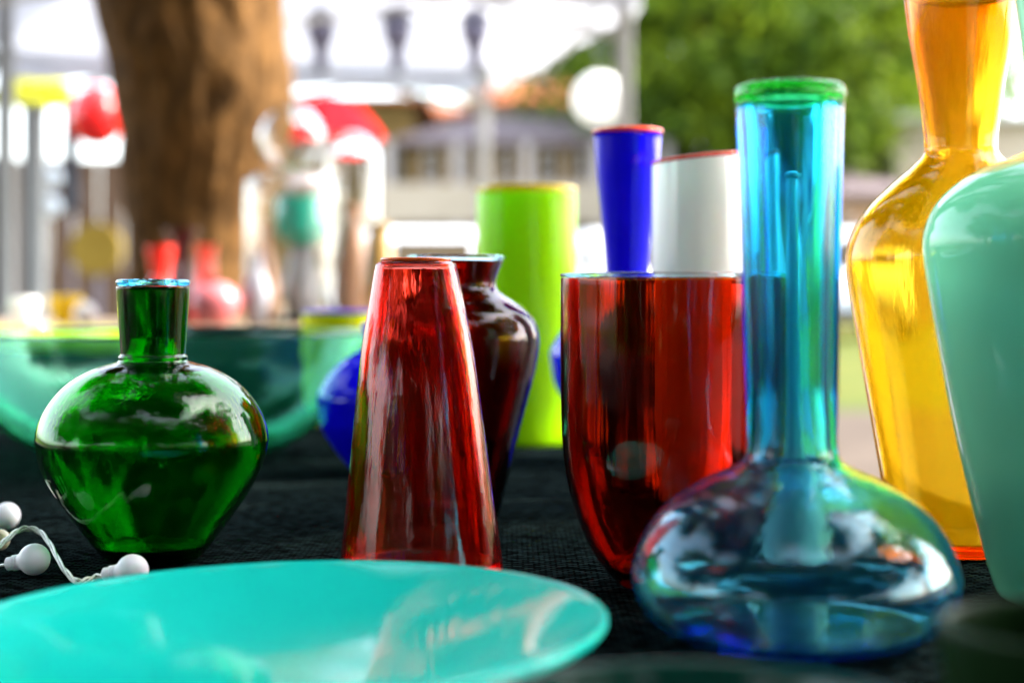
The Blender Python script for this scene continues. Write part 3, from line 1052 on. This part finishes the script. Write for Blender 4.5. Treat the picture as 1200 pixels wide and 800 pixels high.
M['silver'] = gloss('silver_metal', (0.7, 0.7, 0.72), 0.05)
far_vessel('bottle', 'small scarlet glass bottle on the next table, right behind the green vase neck', 'bottle', 188, 3.75, [(290, 17), (300, 15), (322, 11), (335, 14), (350, 24), (385, 22)], M['scarlet'])
far_vessel('bottle', 'dark maroon tall bottle between the scarlet and the coral bottle', 'bottle', 214, 3.95, [(271, 21), (276, 18), (290, 11), (325, 11), (345, 20), (378, 22)], M['maroon'])
far_vessel('bottle', 'coral red bottle with long neck, rightmost of the red bottles before the trunk', 'bottle', 242, 3.85, [(288, 13), (296, 11), (325, 12), (345, 17), (365, 20), (382, 19)], M['coral'])
def pink_ball():
    d = 3.62
    t = thing('glass_ball', 'speckled pink glass ball on the next table, in front of the trunk foot', 'glass ball', fz(252, d))
    r = 27*d/F
    bm = bmesh.new(); sphere(bm, (0, 0, r), r, 32, 20, (1.1, 1.0, 0.95))
    obj('ball', bm, M['pink'], t, smooth=True)
    bm = bmesh.new(); tube(bm, [(0, 0, r*1.85), (0, 0, r*2.1)], 0.008, 8)
    obj('stem', bm, M['maroon'], t)
pink_ball()
far_vessel('bowl', 'small yellow glass bowl on the next table at the left', 'bowl', 76, 3.9, [(347, 20), (355, 19), (368, 14), (378, 10)], M['yel2'])
t = thing('glass_ball', 'small silver ball beside the yellow bowl on the next table', 'glass ball', fz(100, 3.75))
bm = bmesh.new(); sphere(bm, (0, 0, 0.028), 0.028, 24, 14); obj('ball', bm, M['silver'], t, smooth=True)
bm = bmesh.new(); tube(bm, [(0, 0, 0.053), (0, 0, 0.062)], 0.006, 8); obj('cap', bm, M['silver'], t)
far_vessel('cup', 'white cup at the left end of the next table beneath the grey pole', 'cup', 28, 3.8, [(350, 17), (360, 16), (380, 11)], M['white'])

# clear jars with goods inside
def jar():
    d = 3.95; k = d/F
    t = thing('glass_jar', 'clear glass jar with a big round ball stopper, right of the tree trunk', 'jar', fz(342, d))
    yb = HOR+(CAM_Z-FT_Z)/k
    H = (yb-205)*k; R = 54*k
    o = [tuple(p) for p in catmull([(R*0.97, 0), (R, 0.006), (R, H*0.5), (R, H*0.9), (R*0.94, H*0.97), (R*0.8, H)], 6)]
    obj('body', lathe(shell(o, 0.005, 0.01), 64, 0.003), M['clear'], t, smooth=True)
    r = 39*k
    angs = np.linspace(0.12, PI, 26)
    so = [(r*math.sin(a), H+0.008+r-r*math.cos(a)) for a in angs[:-1]]
    ri = r-0.005
    si = [(ri*math.sin(a), H+0.008+r-ri*math.cos(a)) for a in angs[:-1]][::-1]
    obj('stopper', lathe(so+[(0, H+0.008+2*r), (0, H+0.008+r+ri)]+si, 48, 0.004, closed=True), M['clear'], t, smooth=True)
    t2 = thing('glass_dome', 'clear glass dome with rounded top, right of the ball stopper jar', 'glass dome', fz(413, d+0.05))
    R = 33*k; H = (yb-152)*k
    o = [(R, 0.002)] + [(R, H*q) for q in (0.2, 0.4, 0.6, 0.8)]
    for a in np.linspace(0.15, 1.5, 9):
        o.append((R*math.cos(a), H*0.86+(H*0.14)*math.sin(a)))
    inn = [(max(0.001, r_-0.004), z-0.004) for r_, z in o[1:]][::-1]
    prof = o + [(0, H)] + [(0, H-0.004)] + inn + [(R-0.004, 0.002)]
    obj('cover', lathe(prof, 64, 0.002, closed=True), M['clear'], t2, smooth=True)
    bm = bmesh.new(); bmesh.ops.create_cone(bm, cap_ends=True, segments=48, radius1=R*1.15, radius2=R*1.12, depth=0.0018, matrix=Matrix.Translation((0, 0, 0.0009)))
    obj('base', bm, M['white'], t2)
jar()
cup = far_vessel('cup', 'wide sea green glass cup on the pale vase inside the ball stopper jar', 'cup', 355, 3.96, [(322, 31), (340, 33), (362, 31), (372, 24), (378, 16)], M['sea'], 0.003)
cup.location.z += 90*3.96/F
far_vessel('vase', 'pale grey glass vase carrying the sea green cup inside the ball stopper jar', 'vase', 355, 3.96, [(289, 15), (296, 14), (315, 18), (345, 24), (378, 21)], M['grey_glass'], 0.003)
far_vessel('vase', 'slim pink grey glass vase inside the ball stopper jar at its left side', 'vase', 312, 3.90, [(262, 7), (280, 6), (310, 12), (345, 16), (378, 13)], M['peach'], 0.003)
far_vessel('vase', 'peach glass vase under the clear dome', 'vase', 413, 3.99, [(240, 12), (260, 10), (300, 18), (340, 22), (376, 16)], M['peach'], 0.003)
far_vessel('vase', 'tan amber glass vase right of the clear dome, above the red cone', 'vase', 444, 3.70, [(262, 14), (275, 12), (300, 17), (340, 20), (382, 18)], M['tan_glass'], 0.003)
far_vessel('vase', 'small lilac grey vase in front of the ball stopper jar', 'vase', 300, 3.68, [(300, 9), (315, 8), (345, 17), (382, 12)], M['grey_glass'], 0.003)

# ------------------------------------------------------------------ houses and vans in the distance
M['ochre'] = matte('ochre_wall', (0.11, 0.07, 0.022), (0.20, 0.12, 0.04), 0.8, 0.9)
M['grey_roof'] = matte('grey_roof', (0.13, 0.10, 0.105), (0.18, 0.145, 0.15), 1.2, 0.8)
M['terra'] = matte('terracotta', (0.26, 0.075, 0.03), (0.34, 0.11, 0.05), 1.5, 0.85)
M['off_white'] = matte('off_white_wall', (0.30, 0.25, 0.19), (0.38, 0.32, 0.25), 0.7, 0.9)
M['brown_wall'] = matte('brown_wall', (0.25, 0.15, 0.09), (0.36, 0.22, 0.14), 0.8, 0.9)
M['pale_wall'] = matte('pale_wall', (0.40, 0.40, 0.40), (0.48, 0.48, 0.48), 0.7, 0.9)
M['dark_pane'] = gloss('dark_window', (0.05, 0.035, 0.015), 0.2, spec=0.3)
M['frame'] = matte('window_frame', (0.3, 0.27, 0.26), (0.4, 0.36, 0.35), 2, 0.6)

def hip_roof(bm, x0, x1, y0, y1, z0, z1, over=0.4, inset=0.35):
    x0 -= over; x1 += over; y0 -= over; y1 += over
    ym = (y0+y1)/2
    ix = min((x1-x0)*inset, (x1-x0)*0.45)
    b = [bm.verts.new(p) for p in ((x0, y0, z0), (x1, y0, z0), (x1, y1, z0), (x0, y1, z0))]
    lo = [bm.verts.new((v.co.x, v.co.y, z0-0.15)) for v in b]
    r0 = bm.verts.new((x0+ix, ym, z1)); r1 = bm.verts.new((x1-ix, ym, z1))
    bm.faces.new((b[0], b[1], r1, r0)); bm.faces.new((b[1], b[2], r1)); bm.faces.new((b[2], b[3], r0, r1)); bm.faces.new((b[3], b[0], r0))
    bm.faces.new(lo[::-1])
    for i in range(4):
        bm.faces.new((lo[i], lo[(i+1) % 4], b[(i+1) % 4], b[i]))

def house(label, x0, x1, y, depth, zw, zr, wall, roof, wins=(), balcony=None, inset=0.3):
    t = thing('house', label, 'house', ((x0+x1)/2, y+depth/2, 0))
    cx, cyy = t.location.x, t.location.y
    bm = bmesh.new(); box(bm, x0-cx, x1-cx, -depth/2, depth/2, 0.0, zw)
    obj('wall', bm, wall, t)
    bm = bmesh.new(); hip_roof(bm, x0-cx, x1-cx, -depth/2, depth/2, zw+0.155, zr, 0.5, inset)
    obj('roof', bm, roof, t)
    for (wx0, wx1, wz0, wz1) in wins:
        bm = bmesh.new()
        f = 0.07; yy = -depth/2
        box(bm, wx0-cx, wx1-cx, yy-0.06, yy+0.05, wz0, wz0+f); box(bm, wx0-cx, wx1-cx, yy-0.06, yy+0.05, wz1-f, wz1)
        box(bm, wx0-cx, wx0+f-cx, yy-0.055, yy+0.045, wz0+f+.001, wz1-f-.001); box(bm, wx1-f-cx, wx1-cx, yy-0.055, yy+0.045, wz0+f+.001, wz1-f-.001)
        fr = obj('window', bm, M['frame'], t)
        bm = bmesh.new(); box(bm, wx0+f-cx+.002, wx1-f-cx-.002, yy-0.02, yy+0.03, wz0+f+.002, wz1-f-.002)
        obj('pane', bm, M['dark_pane'], fr)
    if balcony:
        bx0, bx1, bz0, bz1 = balcony
        bm = bmesh.new(); box(bm, bx0-cx, bx1-cx, -depth/2-1.3, -depth/2-0.003, bz0, bz0+0.18)
        obj('balcony_floor', bm, M['off_white'], t)
        bm = bmesh.new(); box(bm, bx0-cx, bx1-cx, -depth/2-1.3, -depth/2-1.18, bz0+0.181, bz1)
        obj('balustrade', bm, M['off_white'], t)
        n = 4
        for i in range(n+1):
            x = bx0+0.2+(bx1-bx0-0.4)*i/n-cx
            bm = bmesh.new(); box(bm, x-0.13, x+0.13, -depth/2-1.24, -depth/2-1.0, bz1+0.002, zw+0.0); 
            obj('column', bm, M['frame'], t)
            bm = bmesh.new(); box(bm, x-0.13, x+0.13, -depth/2-1.24, -depth/2-1.0, 0.0, bz0-0.002)
            obj('column', bm, M['frame'], t)
    return t
D1 = 45
X = lambda px, d=D1: (px-600)*d/F
Z = lambda py, d=D1: CAM_Z-(py-HOR)*d/F
house('ochre house with grey roof and white balcony behind the lime vase', X(478), X(775), D1+1.3, 8, Z(166), Z(112), M['ochre'], M['grey_roof'],
      [(X(492), X(512), Z(210), Z(172)), (X(530), X(548), Z(210), Z(172)), (X(585), X(602), Z(210), Z(172)), (X(632), X(655), Z(210), Z(172)), (X(672), X(690), Z(210), Z(172)), (X(488), X(520), Z(330), Z(272)), (X(690), X(720), Z(330), Z(272))],
      (X(445), X(790), Z(262), Z(215)))
house('beige house with brown corner behind the glass jars', X(200), X(474), D1+4, 8, Z(120, 49), Z(96, 49), M['ochre'], M['terra'],
      [(X(300), X(330), Z(220), Z(160)), (X(360), X(390), Z(220), Z(160)), (X(444), X(460), Z(210), Z(150))])
D2 = 62
house('terracotta roofed house farther back, under the right corner of the tent', X(560, D2), X(690, D2), D2, 8, Z(125, D2), Z(72, D2), M['off_white'], M['terra'],
      [(X(590, D2), X(610, D2), Z(160, D2), Z(135, D2)), (X(640, D2), X(660, D2), Z(160, D2), Z(135, D2))])
house('terracotta roofed house farther back, left of the tent post', X(415, D2), X(548, D2), D2+1, 8, Z(134, D2), Z(104, D2), M['off_white'], M['terra'], [(X(440, D2), X(460, D2), Z(160, D2), Z(140, D2))])
D3 = 42
house('low brown house with grey roof left of the amber vase', X(800, D3), X(1062, D3), D3, 6, Z(232, D3), Z(188, D3), M['brown_wall'], M['grey_roof'],
      [(X(975, D3), X(995, D3), Z(300, D3), Z(250, D3)), (X(1020, D3), X(1050, D3), Z(300, D3), Z(250, D3))])
house('pale grey narrow house with small roof behind the low brown house', X(1016, D3+9), X(1066, D3+9), D3+9, 3, Z(165, D3+9), Z(138, D3+9), M['pale_wall'], M['pale_wall'], [(X(1030, D3+9), X(1050, D3+9), Z(190, D3+9), Z(172, D3+9))])
house('white house at the right edge between the amber and the mint vase', X(1082, D3), X(1330, D3), D3+3, 8, Z(128, D3), Z(108, D3), M['off_white'], M['pale_wall'],
      [(X(1190, D3), X(1230, D3), Z(240, D3), Z(185, D3)), (X(1260, D3), X(1300, D3), Z(240, D3), Z(185, D3))])

M['van_paint'] = gloss('white_van_paint', (0.78, 0.80, 0.84), 0.15, 0.03)
M['rubber'] = matte('tyre_rubber', (0.015, 0.015, 0.015), (0.03, 0.03, 0.03), 8, 0.8)
M['lamp'] = gloss('lamp_lens', (0.8, 0.8, 0.75), 0.05)
def make_van(label):
    t = thing('van', label, 'van', (0, 0, 0), 0, 'white vans parked beyond the lawn')
    # side outline (y forward is -y), extruded across x
    out = [(2.3, 0.35), (2.35, 0.9), (2.32, 1.95), (2.2, 2.1), (-1.0, 2.12), (-1.35, 2.02), (-1.85, 1.25), (-2.35, 1.05), (-2.45, 0.75), (-2.42, 0.35)]
    bm = bmesh.new()
    a = [bm.verts.new((-0.93, y, z)) for y, z in out]; b = [bm.verts.new((0.93, y, z)) for y, z in out]
    bm.faces.new(a); bm.faces.new(b[::-1])
    for i in range(len(out)):
        j = (i+1) % len(out); bm.faces.new((a[i], b[i], b[j], a[j]))
    bmesh.ops.recalc_face_normals(bm, faces=bm.faces)
    bmesh.ops.bevel(bm, geom=list(bm.edges), offset=0.07, segments=2, affect='EDGES')
    obj('body', bm, M['van_paint'], t)
    bm = bmesh.new()
    box(bm, -0.78, 0.78, -0.012, 0.012, -0.36, 0.36, 0.01)
    w_ = obj('windscreen', bm, M['dark_pane'], t); w_.location = (0, -1.622, 1.64); w_.rotation_euler = (math.atan2(0.5, 0.77)*-1, 0, 0)
    for s in (-1, 1):
        bm = bmesh.new(); box(bm, s*0.935-0.012, s*0.935+0.012, -1.35, -0.5, 1.3, 1.85, 0.008); obj('side_window', bm, M['dark_pane'], t)
        bm = bmesh.new(); box(bm, s*0.68-0.16, s*0.68+0.16, -2.47, -2.40, 0.74, 0.96, 0.015); obj('headlight', bm, M['lamp'], t)
        for y in (-1.5, 1.45):
            bm = bmesh.new(); bmesh.ops.create_cone(bm, cap_ends=True, segments=24, radius1=0.34, radius2=0.34, depth=0.22, matrix=Matrix.Translation((s*0.85, y, 0.34)) @ Matrix.Rotation(PI/2, 4, 'Y'))
            wh = obj('wheel', bm, M['rubber'], t)
            bm = bmesh.new(); bmesh.ops.create_cone(bm, cap_ends=True, segments=20, radius1=0.2, radius2=0.18, depth=0.03, matrix=Matrix.Translation((s*0.972, y, 0.34)) @ Matrix.Rotation(PI/2, 4, 'Y'))
            obj('rim', bm, M['grey_post'], wh)
    bm = bmesh.new(); box(bm, -0.9, 0.9, -2.52, -2.36, 0.4, 0.62, 0.03); obj('bumper', bm, M['dark_cloth'], t)
    return t
van = make_van('white van parked in front of the ochre house, left of the lime vase')
van.location = (X(512, 31), 31, 0)
dup(van, (X(722, 32), 32, 0), 0.25, 'white van parked behind the cobalt vase, right of the lime vase')
dup(van, (X(972, 31), 31, 0), -0.3, 'white van parked beyond the lawn, between the blue bottle and the amber vase')
